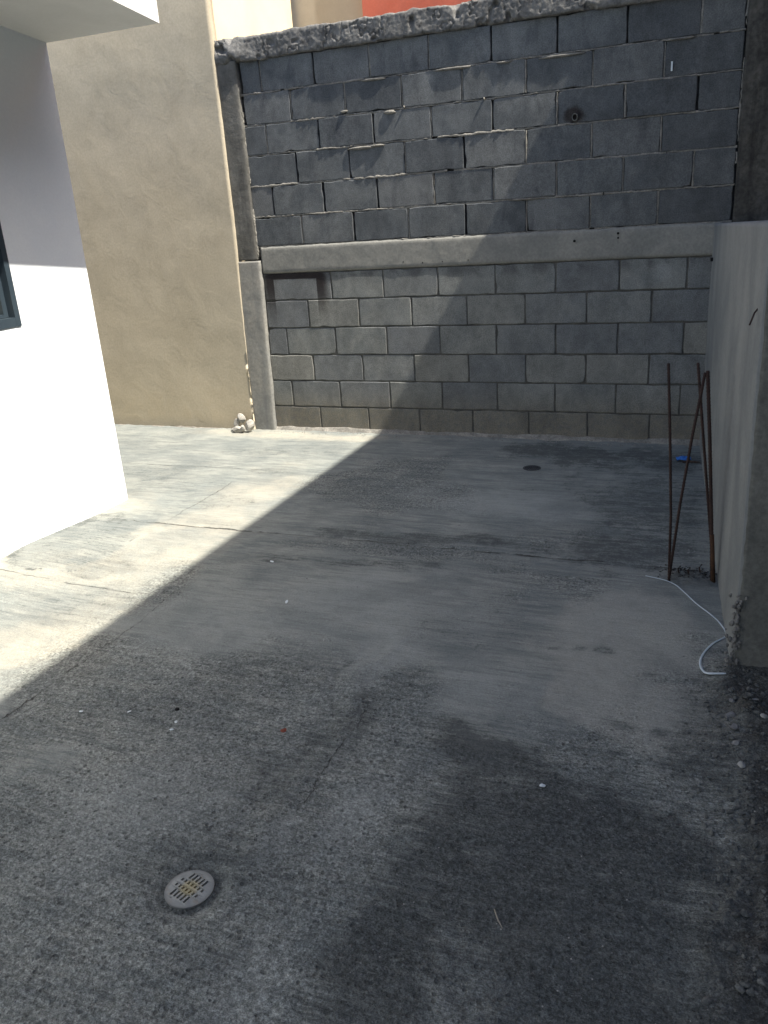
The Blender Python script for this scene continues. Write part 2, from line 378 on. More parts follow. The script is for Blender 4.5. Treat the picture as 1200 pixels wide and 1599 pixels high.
# dark right foreground: dirt and wet stain, with corner shade painted in
for b in ((2.34, -4.10, .42, .60, 12, .7, .45), (2.38, -3.78, .38, .28, 0, .7, .5), (2.05, -4.35, .20, .40, 12, .8, .5), (2.60, -4.5, .5, .5, 0, .6, .3), (2.05, -3.52, .26, .12, -20, .9, .6)):
    dark = np.maximum(dark, .78*blob(*b, seed=31))
# right strip near the soil, back wall foot, joint band
dark = np.maximum(dark, 0.53*blob(2.62, -3.3, .16, .55, 0, .7, .6, 33))
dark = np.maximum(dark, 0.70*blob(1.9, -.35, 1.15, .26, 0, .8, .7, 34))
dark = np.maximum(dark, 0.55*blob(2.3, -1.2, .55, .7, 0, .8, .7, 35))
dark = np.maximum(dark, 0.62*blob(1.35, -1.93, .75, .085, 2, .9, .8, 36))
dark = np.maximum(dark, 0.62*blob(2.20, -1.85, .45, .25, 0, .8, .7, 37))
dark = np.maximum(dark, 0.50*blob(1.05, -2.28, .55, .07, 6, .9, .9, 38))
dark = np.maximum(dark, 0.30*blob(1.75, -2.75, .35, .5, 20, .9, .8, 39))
dark = np.maximum(dark, 0.31*blob(1.2, -3.3, .35, .22, 10, .9, .8, 40))
dark = np.maximum(dark, 0.50*blob(1.52, -3.55, .13, .62, -14, .9, .7, 41))
dark = np.maximum(dark, 0.50*blob(1.45, -4.18, .26, .17, 15, .9, .6, 42))
dark = np.maximum(dark, 0.31*blob(1.70, -4.35, .22, .16, 40, .9, .8, 43))
dark = np.maximum(dark, 0.28*blob(.95, -4.25, .35, .2, 40, .9, .9, 60))
dark = np.maximum(dark, 0.34*blob(-.65, -1.36, .45, .22, 0, .8, .8, 44))
dark = np.maximum(dark, 0.25*blob(-1.2, -.55, .9, .22, 0, .8, .8, 45))
dark = np.maximum(dark, 0.28*blob(-.05, -.45, .5, .08, 8, .9, .9, 46))
dark = np.maximum(dark, 0.25*blob(.0, -1.95, .5, .05, -4, .9, .9, 47))
for sx, sy, sr in ((2.254, -2.852, .05), (2.359, -3.271, .055), (2.488, -3.276, .06), (2.10, -2.86, .035), (2.18, -2.86, .03), (2.42, -3.0, .035), (2.58, -3.0, .05)):
    dark = np.maximum(dark, .5*blob(sx, sy, sr*1.0, sr*.6, 0, .6, .8, 48))
# warm tint of the sunlit floor painted in, plus a worn patch at right
for b in ((2.34, -2.72, .30, .42, 0, .25, .35), (2.42, -3.18, .30, .17, -10, .18, .35), (-.2, -.16, .9, .12, 0, .7, .5), (.02, -2.3, .3, .6, 0, .8, .6), (-.4, -2.75, .45, .25, 0, .8, .6), (.02, -1.5, .22, .5, 0, .8, .6), (-.9, -1.9, .4, .3, 0, .8, .6), (.15, -3.3, .3, .6, 0, .8, .6)):
    warm = np.maximum(warm, (.55 if b[0] > 1 else .75)*blob(*b, seed=51)); pale = np.maximum(pale, (.5 if b[0] > 1 else 0)*blob(*b, seed=51))
# pale scrubbed cement
for b in ((1.50, -1.35, .55, .28, 0, .7, .5), (1.25, -2.62, .50, .30, 0, .8, .6), (1.46, -3.05, .15, .45, -12, .7, .5), (.75, -3.0, .4, .35, 0, .9, .6), (1.15, -4.1, .25, .3, 0, .9, .6), (1.95, -3.15, .2, .2, 0, .9, .6), (1.75, -3.95, .10, .22, -10, .9, .7), (1.78, -4.45, .10, .2, 0, .9, .7)):
    pale = np.maximum(pale, .75*blob(*b, seed=52))
sx_ = X-1.53+.10*fbm(Y, Y*0, 2.2, 4, 90)+.02*fbm(X, Y, 14, 3, 91); seam = sstep(-4.6, -4.0, Y)*sstep(-2.75, -3.2, Y)
dark = np.maximum(dark, .62*seam*np.exp(-((sx_+.055)/.035)**2)*sstep(-.35, .2, fbm(X, Y, 7, 4, 92)))
pale = np.maximum(pale, .8*seam*np.exp(-((sx_-.06)/.06)**2)*sstep(-.3, .3, fbm(X, Y, 6, 4, 93)))
for b in ((-.30, -.62, .5, .12, 4, .3, .6), (-1.1, -1.15, .5, .14, 2, .3, .6), (.02, -1.05, .22, .10, 0, .3, .6), (-.15, -2.62, .22, .16, 20, .2, .5), (.05, -2.95, .22, .22, 0, .3, .6), (-.05, -1.62, .22, .16, 0, .25, .5), (-.6, -3.1, .3, .15, 0, .3, .5)):
    dark = np.maximum(dark, .36*blob(*b, seed=95))
warm *= 1-.6*sstep(.1, .35, fbm(X, Y, 2.4, 5, 96))*(X < .6)
pale *= 1-dark*.6; warm *= 1-dark*.8
pale = np.clip(pale+.18*fbm(X, Y, 3, 5, 77), 0, 1)
# old patch of smoother grey cement beside the house
pat = blob(-.50, -2.38, .33, .44, 12, .08, .30, 55); ring = blob(.315, -3.73, .105, .075, 0, .10, .04, 56); rnd = blob(-.47, -1.27, .24, .14, 0, .10, .10, 57)
dark = np.maximum(dark, .34*pat); warm *= 1-pat*.7
fr_ = fbm(X, Y, 9, 4, 58)
dark = np.maximum(dark, .75*(4*pat*(1-pat))**2*sstep(-.15, .25, fr_)); dark = np.maximum(dark, .55*(4*ring*(1-ring))**1.5); dark = np.maximum(dark, .40*(4*rnd*(1-rnd))**2*sstep(-.1, .2, fr_))
dark = np.maximum(dark, .50*pat*sstep(.1, .4, fbm(X, Y, 4, 4, 59)))
dr_ = np.hypot(X-1.464, Y+4.262); dark = np.maximum(dark, .85*np.exp(-((dr_-.066)/(.016+.010*fr_))**2)); dark = np.maximum(dark, .45*np.exp(-(dr_/.13)**2)*sstep(-.3, .3, fr_))
rough = sstep(-.12, .38, fbm(X, Y, 1.1, 5, 61)+.25*(Y < -2.2)-.15)
rough = np.maximum(rough, blob(1.3, -3.4, .6, .35, 0, .8, .6, 62)); rough = np.maximum(rough, blob(1.7, -4.1, .6, .6, 0, .8, .5, 63))
rough = np.maximum(rough, .8*blob(1.2, -2.1, .6, .10, 0, .8, .6, 64)); rough = np.maximum(rough, blob(2.65, -3.6, .3, .9, 0, .8, .5, 65))
rough *= 1-.75*sstep(.45, .1, X)*(Y > -3.9)
rough = np.maximum(rough, (.75+.3*fbm(X, Y, 3, 4, 66))*blob(2.3, -4.0, .8, .8, 0, .6, .5, 67))
rough = np.clip(rough*(1-pat)*(1-ring)*(1-.6*rnd)*(1-.7*pale), 0.05, 1)
Z = G+.006*fbm(X, Y, .9, 3, 71)+.0022*fbm(X, Y, 6, 4, 72)*(.4+rough)+.0046*rough*fbm(X, Y, 34, 3, 73, .7)
Z += .0022*rough*np.clip(fbm(X*1.0, Y*1.0, 60, 2, 78), 0, 1)
Z += .004*pat+.005*ring+.004*rnd
Z -= .007*np.exp(-((np.hypot(X-.315, Y+3.73)-.105)/.010)**2)*.6
Z -= .009*np.exp(-((np.hypot((X-1.464), (Y+4.262))-.075)/.022)**2)
Z += .035*sstep(.0, -.62, X)*sstep(-1.95, -2.6, Y)
Z += seam*(.005*np.exp(-((sx_-.02)/.035)**2)-.003*np.exp(-((sx_+.06)/.03)**2))
jw = Y+2.02+.03*fbm(X, Y, 2.2, 4, 74); Z -= .005*np.exp(-(jw/.012)**2)*(X > -.4)
# soil and crumbs heaped along the right side
soil = sstep(2.60, 2.80, X+.07*fbm(X, Y, 4, 5, 75))*sstep(-2.72, -2.86, Y)
Z += soil*(.010+.030*np.clip(fbm(X, Y, 13, 4, 76, .65)+.3, 0, 1)+.012*np.abs(fbm(X, Y, 40, 2, 176)))
tuft = blob(2.56, -2.08, .13, .10, 0, .7, .5, 79); Z += tuft*(.006+.016*np.clip(fbm(X, Y, 30, 3, 80)+.2, 0, 1))
edge = sstep(-.09, .0, Y+.03*fbm(X, Y, 6, 4, 81)); Z += edge*(.006+.006*fbm(X, Y, 25, 3, 82))
dark = np.clip(np.maximum(dark, .7*soil+.5*tuft), 0, 1)
ny, nx = X.shape
Vf = np.stack([X.ravel(), Y.ravel(), Z.ravel()], 1)
idx = np.arange(nx*ny).reshape(ny, nx)
Ff = np.stack([idx[:-1, :-1].ravel(), idx[:-1, 1:].ravel(), idx[1:, 1:].ravel(), idx[1:, :-1].ravel()], 1)
# hole for the near drain
cx_, cy_ = 1.464, -4.262
fc = Vf[Ff].mean(1); keep = np.hypot(fc[:, 0]-cx_, fc[:, 1]-cy_) > .050; Ff = Ff[keep]
me = bpy.data.meshes.new('floor'); me.vertices.add(len(Vf)); me.vertices.foreach_set('co', Vf.ravel())
me.loops.add(len(Ff)*4); me.loops.foreach_set('vertex_index', Ff.ravel().astype(np.int32))
me.polygons.add(len(Ff)); me.polygons.foreach_set('loop_start', np.arange(0, len(Ff)*4, 4, dtype=np.int32))
me.polygons.foreach_set('loop_total', np.full(len(Ff), 4, dtype=np.int32)); me.polygons.foreach_set('use_smooth', np.ones(len(Ff), bool))
me.update(calc_edges=True)
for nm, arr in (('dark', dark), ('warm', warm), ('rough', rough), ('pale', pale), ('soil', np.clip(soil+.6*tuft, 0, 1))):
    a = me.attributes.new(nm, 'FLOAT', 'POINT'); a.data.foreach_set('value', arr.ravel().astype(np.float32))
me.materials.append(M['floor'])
floor = bpy.data.objects.new('floor', me); C.objects.link(floor); tag(floor, 'weathered poured concrete yard floor', None, None, 'structure')
def zf(x, y):
    i = int(round((x-xs[0])/.011)); j = int(round((y-ys[0])/.011)); return float(Z[min(max(j, 0), ny-1), min(max(i, 0), nx-1)])
# rest of the yard slab outside the detailed sheet
rm = MB(); rm.box(-2.5, 3.4, -14, -5.4, -1.32, -1.192); 
o = rm.obj('yard_slab', M['floor']); tag(o, 'plain concrete slab behind the camera', None, None, 'structure')

# ================================================================== BLOCK WALL
wall = empty('block_wall', (1.0, .08, G), 'grey concrete block boundary wall with cast band, rough cap and pillars across the back', 'wall')
def block_mesh(x0, x1, z0, z1, seed, y=0., bev=.004, jag=.0022, chip=.5):
    """one hollow-block face: uneven outline, eased arris, real depth"""
    rs = random.Random(seed); out = []
    def run(a, b, n):
        for k in range(n):
            t = k/n; out.append((a[0]+(b[0]-a[0])*t, a[1]+(b[1]-a[1])*t))
    nx_ = max(2, int((x1-x0)/.05)); nz_ = 4
    run((x0, z0), (x1, z0), nx_); run((x1, z0), (x1, z1), nz_); run((x1, z1), (x0, z1), nx_); run((x0, z1), (x0, z0), nz_)
    cx, cz = (x0+x1)/2, (z0+z1)/2; V = []; n = len(out)
    pts = []
    for (px, pz) in out:
        j = abs(rs.gauss(0, jag)); 
        if rs.random() < .06*chip: j += rs.uniform(.004, .009)
        corner = (abs(px-x0) < 1e-6 or abs(px-x1) < 1e-6) and (abs(pz-z0) < 1e-6 or abs(pz-z1) < 1e-6)
        if corner: j += rs.uniform(.000, .0028)
        sx = 1 if px < cx-1e-6 else -1; sz = 1 if pz < cz-1e-6 else -1
        onx = abs(px-x0) < 1e-6 or abs(px-x1) < 1e-6; onz = abs(pz-z0) < 1e-6 or abs(pz-z1) < 1e-6
        pts.append((px+(sx*j if onx else 0), pz+(sz*j if onz else 0), sx if onx else 0, sz if onz else 0))
    for p in pts: V.append((p[0]+p[2]*bev, y, p[1]+p[3]*bev))
    for p in pts: V.append((p[0], y+bev*.8, p[1]))
    for p in pts: V.append((p[0], y+.11, p[1]))
    F = [tuple(range(n))]
    for k in range(n):
        b = (k+1) % n
        F.append((k, n+k, n+b, b)); F.append((n+k, 2*n+k, 2*n+b, n+b))
    return V, F
def course(z0, z1, first, xl, xr, m, gap, seed):
    j = [xl]+[first+.4*k for k in range(12) if xl+.03 < first+.4*k < xr-.03]+[xr]
    for a, b in zip(j[:-1], j[1:]):
        seed += 1; rs = random.Random(seed)
        g = gap/2; V, F = block_mesh(a+g*rs.uniform(.6, 1.5), b-g*rs.uniform(.6, 1.5), z0+g*rs.uniform(.5, 1.3), z1-g*rs.uniform(.5, 1.3), seed, 0)
        kk = 1. if z0 > 0 else .55; dy = rs.gauss(0, .0016)*kk; tx = rs.gauss(0, .003)*kk; tz = rs.gauss(0, .005)*kk; zc = (z0+z1)/2; xc = (a+b)/2
        V = [(x, y+dy+tx*(x-xc)+tz*(z-zc), z) for x, y, z in V]
        mesh_obj('block', V, F, m, wall)
    return j
UB = [.178, .380, .583, .787, .978, 1.175, 1.380]
ub_j = []
for i in range(6):
    z0, z1 = UB[i], UB[i+1]; first = -.19 if i % 2 == 0 else 0.
    xl = -.575 if i < 4 else -.555
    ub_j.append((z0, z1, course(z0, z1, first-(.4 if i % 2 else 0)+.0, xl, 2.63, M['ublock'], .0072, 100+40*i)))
LBz = [-.012, -.205, -.405, -.605, -.800, -.998, -1.215]
lb_j = []
for i in range(6):
    z1, z0 = LBz[i], LBz[i+1]; first = (0. if i % 2 == 0 else -.2)-.4*(i in (0, 2, 4))
    if i == 5: first = -.18
    if i == 0: first = 0.
    lb_j.append((z0, z1, course(z0, z1, first, -.545-.006*i, 2.60, M['lblock'], .0055, 500+40*i)))
# core behind the blocks (dark depth of the open joints)
MB().box(-.70, 3.3, .028, .10, -1.3, 1.39).obj('joint_bed', M['joint'], wall)
# lower wall mortar, struck a few mm back
lm = MB()
def fnl(u, v):
    x = -.60+3.2*u; z = -1.25+1.24*v
    return np.stack([x, .0075+.0035*fbm(x, z, 40, 3, 91), z], 1)
P, F = slab(fnl, 260, 100, (0, .018, 0)); mesh_obj('lower_mortar', P, F, M['lmortar'], wall, True)
# upper wall: squeezed, crumbly bed mortar and partly filled head joints
um = MB()
def ribbon(pts, wid, proud, seed, horiz=True):
    """rough strip of mortar along a joint: cross-section of 4 points"""
    n = len(pts); V = []; F = []
    for k, (x, z) in enumerate(pts):
        a = float(fbm(np.array([x*1.0+seed]), np.array([z*1.0]), 30, 3, seed)[0]); b = float(fbm(np.array([x*1.0]), np.array([z+seed*3.1]), 55, 2, seed+5)[0])
        c = float(fbm(np.array([x*.5+seed*2.]), np.array([z*.5]), 5, 2, seed+8)[0])
        ww = wid*(1+.55*a+.8*max(c, 0)); pr = proud+.005*b+.010*max(c-.05, 0)
        o1 = wid*.35*b
        for s, yy in ((-1, .03), (-1, .004-pr*.5), (-.35, -pr), (.4, -pr*.8+.001), (1, .004-pr*.5), (1, .03)):
            q = s*ww/2+o1
            V.append((x, yy, z+q) if horiz else (x+q, yy, z))
    for k in range(n-1):
        for j in range(5):
            i = k*6+j; F.append((i, i+6, i+7, i+1) if horiz else (i, i+1, i+7, i+6))
    um.add(V, F)
rs = random.Random(3)
for i, zb in enumerate(UB[:6]):
    x = -.57
    while x < 2.62:
        L = rs.uniform(.3, .9); x2 = min(x+L, 2.63)
        n = max(4, int((x2-x)/.012))
        ribbon([(x+(x2-x)*k/n, zb+.0015*math.sin(k*.3)) for k in range(n+1)], rs.uniform(.009, .014), rs.uniform(-.005, .001), 200+i*10+int(x*7))
        x = x2+(rs.uniform(0, .05) if rs.random() < .4 else 0)
for i, (z0, z1, j) in enumerate(ub_j):
    for x in j[1:-1]:
        if (x < .3 and rs.random() < .5) or rs.random() < .15: continue      # left open and dark
        n = 14; ribbon([(x, z0+.008+(z1-z0-.016)*k/n) for k in range(n+1)], rs.uniform(.006, .009), rs.uniform(-.007, -.001), 400+i*20+int(x*9), False)
um.obj('bed_mortar', M['mortar'], wall, True)
# lumps of mortar that dried hanging off the wall
lum = MB()
def lump(x, y, z, sx, sy, sz, seed, n=2):
    bm = bmesh.new(); bmesh.ops.create_icosphere(bm, subdivisions=n, radius=1)
    V = []
    for q in bm.verts:
        c = q.co; k = 1+.35*float(fbm(np.array([c.x+seed*3.3]), np.array([c.y+c.z*1.7]), 1.6, 3, seed)[0])
        V.append((x+c.x*sx*k, y+c.y*sy*k, z+c.z*sz*k))
    Fq = [tuple(a.index for a in f_.verts) for f_ in bm.faces]; bm.free(); return V, Fq
for k, (x, z, sx, sz) in enumerate(((.30, .770, .10, .010), (.42, .775, .06, .008), (.52, .965, .045, .012), (.62, .985, .006, .010), (.42, 1.166, .09, .008), (.95, 1.17, .12, .008), (1.28, 1.168, .05, .007), (1.62, 1.163, .14, .008), (1.15, .98, .006, .009), (2.3, 1.17, .08, .007), (.2, 1.0, .03, .008), (1.4, .38, .10, .006))):
    lum.add(*lump(x, -.002, z, sx, .011, sz, 60+k))
lum.obj('mortar_drips', M['mortar'], wall, True)
# cast cap along the top
def fcap(u, v):
    x = -.745+4.05*u; z = 1.378+.142*v+.006*fbm(x, x*0, 3, 4, 15)+(.012*fbm(x, x*0+5, 18, 3, 16))*(v > .95)-(.010*np.abs(fbm(x, x*0+7, 16, 3, 17)))*(v < .05)
    z = z-.012*np.clip((-.55-x)/.2, 0, 1)*(v < .5)
    y = -.026-.012*fbm(x, z, 3.5, 3, 11)-.0045*fbm(x, z, 11, 5, 12, .6)-.0060*np.abs(fbm(x, z, 34, 3, 13))
    hol = np.clip(fbm(x, z, 13, 2, 14)-.36, 0, 1)*.14; y = y+hol; y = y+.012*np.exp(-(fbm(x, z, 4, 5, 18, .6)/.02)**2)
    y = y+.010*(np.abs(v-.5)*2)**12
    y = y-.022*np.exp(-((x+.60)/.12)**2)*np.exp(-((z-1.42)/.06)**2)
    return np.stack([x, y, z], 1)
P, F = slab(fcap, 700, 26, (0, .20, 0)); mesh_obj('cap_beam', P, F, M['cap'], wall, True)
# cast band between the two heights of blockwork
def fband(u, v):
    x = -.540+3.12*u; z = -.010+.186*v+.0025*fbm(x, x*0, 5, 4, 25)*(v < .5)+.004*fbm(x, x*0+3, 20, 3, 26)*(v > .93)
    y = -.007-.0020*fbm(x, z, 4, 3, 21)-.0012*fbm(x, z, 30, 3, 22)+.006*(np.abs(v-.5)*2)**16
    return np.stack([x, y, z], 1)
P, F = slab(fband, 320, 14, (0, .06, 0)); mesh_obj('band_beam', P, F, M['band'], wall, True)
hb = MB()
for (x, z, r) in ((1.717, .111, .0085), (1.983, .144, .0075), (1.984, .117, .0055), (.70, .02, .004), (.84, .022, .004), (.56, .03, .004), (1.02, .024, .004)):
    V, F = tube([(x, -.0115, z), (x, .0, z)], r, 10); hb.add(V, F)
hb.obj('drilled_hole', M['black'], wall)
# left pillar: dark upper cast, paler plastered lower half
def pil(xa, xb, z0, z1, y, seed, amp, taper=0.):
    def fn(u, v):
        z = z0+(z1-z0)*v
        x = xa+(xb-xa)*u+(u > .99)*.007*fbm(z*0+seed, z, 14, 4, seed)+(u < .01)*.002*fbm(z*0, z, 14, 3, seed+1)-taper*(1-v)
        yy = y-amp*fbm(x, z, 6, 4, seed+2)-amp*.5*fbm(x, z, 30, 3, seed+3)+.006*(np.abs(u-.5)*2)**10
        return np.stack([x, yy, z], 1)
    return fn
P, F = slab(pil(-.76, -.566, .088, 1.385, -.027, 31, .0025), 18, 110, (0, .09, 0)); mesh_obj('pillar_upper', P, F, M['pillar_up'], wall, True)
P, F = slab(pil(-.78, -.548, -1.25, .082, -.033, 41, .0018, .022), 18, 110, (0, .09, 0)); mesh_obj('pillar_lower', P, F, M['pillar_lo'], wall, True)
P, F = slab(pil(2.635, 2.86, -1.25, 1.40, -.030, 51, .010), 26, 170, (0, .15, 0)); mesh_obj('pillar_right', P, F, M['pillar_r'], wall, True)
P, F = slab(pil(2.868, 3.35, -1.25, 1.40, .008, 55, .006), 26, 120, (0, .1, 0)); mesh_obj('end_panel', P, F, M['pillar_r'], wall, True)
# broken mortar line along the pillar's right arris
ar = MB(); keep_um = um; um = ar
rs = random.Random(11)
for xa, za, zb, nseg in ((-.568, .09, 1.36, 9), (2.632, .19, 1.36, 8)):
    for k in range(nseg):
        a_ = rs.uniform(za, zb-.12); L = rs.uniform(.05, .22); n = int(L/.008)
        ribbon([(xa+.006*float(fbm(np.array([a_*9+q*.2]), np.array([0.]), 1.5, 3, 5)[0]), a_+L*q/n) for q in range(n+1)], rs.uniform(.006, .013), .010, 900+k, False)
um = keep_um
ar.obj('arris_mortar', M['mortar'], wall, True)
# foot fillet of sandy mortar where wall meets floor
def ffil(u, v):
    x = -.60+3.15*u; z = G-.012+(.040+.014*fbm(x, x*0, 7, 4, 27))*v
    y = -.050+.045*v**.8-.016*fbm(x, z*3, 12, 4, 28)*(1-v)
    return np.stack([x, y, z], 1)
P, F = slab(ffil, 330, 7, (0, .05, 0)); mesh_obj('foot_fillet', P, F, M['mortar'], wall, True)
# pipe stub cast in the upper wall
stub = MB(); V = []; Fq = []
n = 24; cx, cz = 1.710, .822
for yy, r in ((-.020, .022), (-.020, .016), (.02, .016), (.02, .022)):
    for k in range(n): V.append((cx+r*math.cos(2*math.pi*k/n)*.8, yy, cz+r*math.sin(2*math.pi*k/n)))
for a, b in ((3, 0), (0, 1), (1, 2)):
    for k in range(n):
        k2 = (k+1) % n; Fq.append((a*n+k, a*n+k2, b*n+k2, b*n+k))
stub.add(V, Fq); st_o = stub.obj('pipe_stub', M['rend'], wall, True)
V, F = tube([(cx, .012, cz), (cx, .02, cz)], .0155, 20); mesh_obj('pipe_bore', V, F, M['black'], st_o)
MB().box(2.247, 2.256, -.0075, .004, 1.012, 1.060).obj('white_tape', M['paper'], wall)

# ================================================================== BEIGE HOUSE WALL on the left of it
bw = empty('beige_wall', (-1.8, .1, G), 'tall smooth beige plastered house wall left of the block wall', 'wall')
def fbeige(u, v):
    x = -4.5+(4.5-.716)*u; z = -1.25+6.2*v
    x = x-(u > .999)*(.045*np.clip((.3-z)/1.5, 0, 1))+(u > .999)*.003*fbm(z*0, z, 12, 4, 62)
    y = -.040-.0040*fbm(x, z, 1.8, 3, 63)-.0010*fbm(x, z, 7, 3, 64)
    return np.stack([x, y, z], 1)
P, F = slab(fbeige, 150, 220, (0, .06, 0)); mesh_obj('plaster_face', P, F, M['beige'], bw, True)
def fseam(u, v):
    x = -2.5+1.72*u; z = G-.01+(.016+.012*fbm(x, x*0, 9, 4, 65))*v; y = -.068+.018*v-.008*fbm(x, x*0+v, 22, 3, 66)*(1-v)
    return np.stack([x, y, z], 1)
P, F = slab(fseam, 160, 5, (0, .03, 0)); mesh_obj('foot_fillet', P, F, M['mortar'], bw, True)

# ================================================================== HOUSES BEHIND
ch = empty('cream_house', (-3.4, 1.9, G), 'sunlit cream rendered house side seen above the left end of the block wall', 'house')
v, f = box(-5.6, -1.0, .35, 1.79, -1.3, 5.2); mesh_obj('wall', v, f, M['cream'], ch)
v, f = box(-5.7, -.9, .30, 1.80, 5.2, 5.32); mesh_obj('roof', v, f, M['grey_render'], ch)
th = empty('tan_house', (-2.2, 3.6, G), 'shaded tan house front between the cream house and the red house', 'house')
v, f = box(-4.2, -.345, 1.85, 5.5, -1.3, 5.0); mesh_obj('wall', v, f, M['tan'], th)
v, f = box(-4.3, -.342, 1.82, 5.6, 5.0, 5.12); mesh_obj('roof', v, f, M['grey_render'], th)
rh = empty('red_house', (3.0, 3.6, G), 'brick red painted house front above the rough cap of the block wall', 'house')
v, f = box(-.338, 6.0, 1.78, 5.5, -1.3, 5.6); mesh_obj('wall', v, f, M['red'], rh)
v, f = box(-.335, 6.1, 1.70, 5.6, 5.6, 5.72); mesh_obj('roof', v, f, M['grey_render'], rh)

# ================================================================== WHITE HOUSE on the left
XW = -.69; YC = -1.705
wh = empty('white_house', (-3.0, -5.5, G), 'white painted house corner with overhanging roof slab and dark window', 'house')
wy0, wy1, wz0, wz1 = -3.55, -2.262, -.062, 1.02
hm = MB(); a = XW
V = [(a, -12, -1.3), (a, YC, -1.3), (a, YC, 1.45), (a, -12, 2.4), (a, wy0, wz0), (a, wy1, wz0), (a, wy1, wz1), (a, wy0, wz1)]
F = [(0, 1, 5, 4), (1, 2, 6, 5), (2, 3, 7, 6), (3, 0, 4, 7)]
hm.add(V, F)
r_ = .12   # window reveal
V = [(a, wy0, wz0), (a, wy1, wz0), (a, wy1, wz1), (a, wy0, wz1), (a-r_, wy0, wz0), (a-r_, wy1, wz0), (a-r_, wy1, wz1), (a-r_, wy0, wz1)]
hm.add(V, [(0, 1, 5, 4), (1, 2, 6, 5), (2, 3, 7, 6), (3, 0, 4, 7)])
V = [(a, YC, -1.3), (-6, YC, -1.3), (-6, YC, 1.45), (a, YC, 1.45), (a, -12, -1.3), (-6, -12, -1.3), (-6, -12, 2.4), (a, -12, 2.4)]
hm.add(V, [(0, 1, 2, 3), (5, 4, 7, 6), (1, 5, 6, 2)])
MB_w = hm.obj('wall', M['white'], wh)
# sloping roof slab; underside rises away from the corner
def zs(y): return 1.282+.115*(YC-y)
def soff(u, v):
    y = YC-.0+(-12-YC)*v; x = -6.0+(6.0+.002)*u
    return np.stack([x, y, zs(y)], 1)
sl = MB(); x1 = .004
V = [(-6, -12, zs(-12)), (x1, -12, zs(-12)), (x1, YC+.002, zs(YC)), (-6, YC+.002, zs(YC))]; V += [(p[0], p[1], p[2]+.22) for p in V]
sl.add(V, [(0, 3, 2, 1), (4, 5, 6, 7), (0, 1, 5, 4), (1, 2, 6, 5), (2, 3, 7, 6), (3, 0, 4, 7)])
sl.obj('roof_slab', M['soffit'], wh)
wn = mesh_obj('window', *box(XW-.09, XW-.085, wy0, wy1, wz0, wz1), M['glass'], wh)
fr = MB(); t = .034
fr.box(XW-.085, XW+.006, wy1-t, wy1-.001, wz0+.001, wz1-.001); fr.box(XW-.085, XW+.006, wy0+.001, wy0+t, wz0+.001, wz1-.001)
fr.box(XW-.085, XW+.005, wy0+t, wy1-t, wz0+.001, wz0+t+.012); fr.box(XW-.085, XW+.005, wy0+t, wy1-t, wz1-t, wz1-.001)
fr.obj('frame', M['frame'], wn)
s2 = MB(); q = t+.012
s2.box(XW-.083, XW-.035, wy1-t-.030, wy1-t-.001, wz0+q+.002, wz1-q); s2.box(XW-.083, XW-.035, wy0+t+.002, wy0+t+.035, wz0+q+.002, wz1-q)
s2.box(XW-.082, XW-.036, wy0+t+.035, wy1-t-.030, wz0+q+.002, wz0+q+.018); s2.box(XW-.082, XW-.036, wy0+t+.035, wy1-t-.030, .17, .195)
s2.obj('sash', M['frame'], wn)
mesh_obj('blind', *box(XW-.0845, XW-.0835, wy0+.08, wy1-.075, wz0+.06, .165), M['curtain'], wn)

# ================================================================== RIGHT LOW WALL
rw = empty('low_wall', (2.85, -1.5, G), 'low streaked grey plaster wall on the right with a dark near end', 'wall')
def frw(u, v):
    y = -2.82*(1-u)+.03*u-.004; x = 2.533+(2.717-2.533)*(1-u)
    top = .168+.10*(1-u); z = -1.26+(top+1.26)*v
    yy = y+(1-u)**30*.012*(z+1.19)/1.3
    b = np.clip(-(z+1.0)/.2, 0, 1)
    x = x-.003*fbm(y, z, 3, 4, 83)-.0010*fbm(y, z, 30, 3, 84)+(1-u)**40*(.006+.012*b*np.abs(fbm(y*0, z, 22, 3, 85)))
    z = z+(v > .99)*.006*fbm(y, y*0, 14, 4, 86)
    return np.stack([x, yy, z], 1)
P, F = slab(frw, 200, 90, (.50, 0, 0)); P = P.copy()
mesh_obj('plaster_side', P, F, M['rwall'], rw, True)
def fre(u, v):
    x = 2.728+.48*u; z = -1.26+1.53*v; y = -2.838-.004*fbm(x, z, 6, 4, 87)-.002*fbm(x, z, 30, 3, 88)
    x = x+(u < .01)*.010*np.abs(fbm(x*0, z, 14, 4, 89))*np.clip(.6-z, 0, 1)
    return np.stack([x, y, z], 1)
P, F = slab(fre, 40, 100, (0, .03, 0)); mesh_obj('end_face', P, F, M['rend'], rw, True)
V, F = tube([(2.665, -2.99+1.0, .30-.3), (2.655, -2.02, -.02)], .003, 6)
# short wire poking out of the plaster
V, F = tube([(2.72, -2.70, .020), (2.702, -2.735, .000), (2.690, -2.775, -.030)], .0028, 6)
mesh_obj('wire_end', V, F, M['rust'], rw)
V, F = tube([(2.549, -.12, -.025), (2.530, -.125, -.025)], .011, 8); mesh_obj('drilled_hole', V, F, M['black'], rw)
rub = MB()
for k in range(90):
    z = random.uniform(-1.2, -.90); sc = random.uniform(.003, .009)
    rub.add(*lump(2.722+random.gauss(0, .010), -2.842+random.gauss(0, .006), z, sc, sc, sc*1.3, 700+k, 1))
tag(rub.obj('broken_arris', M['cap'], rw), None, None, None, None)

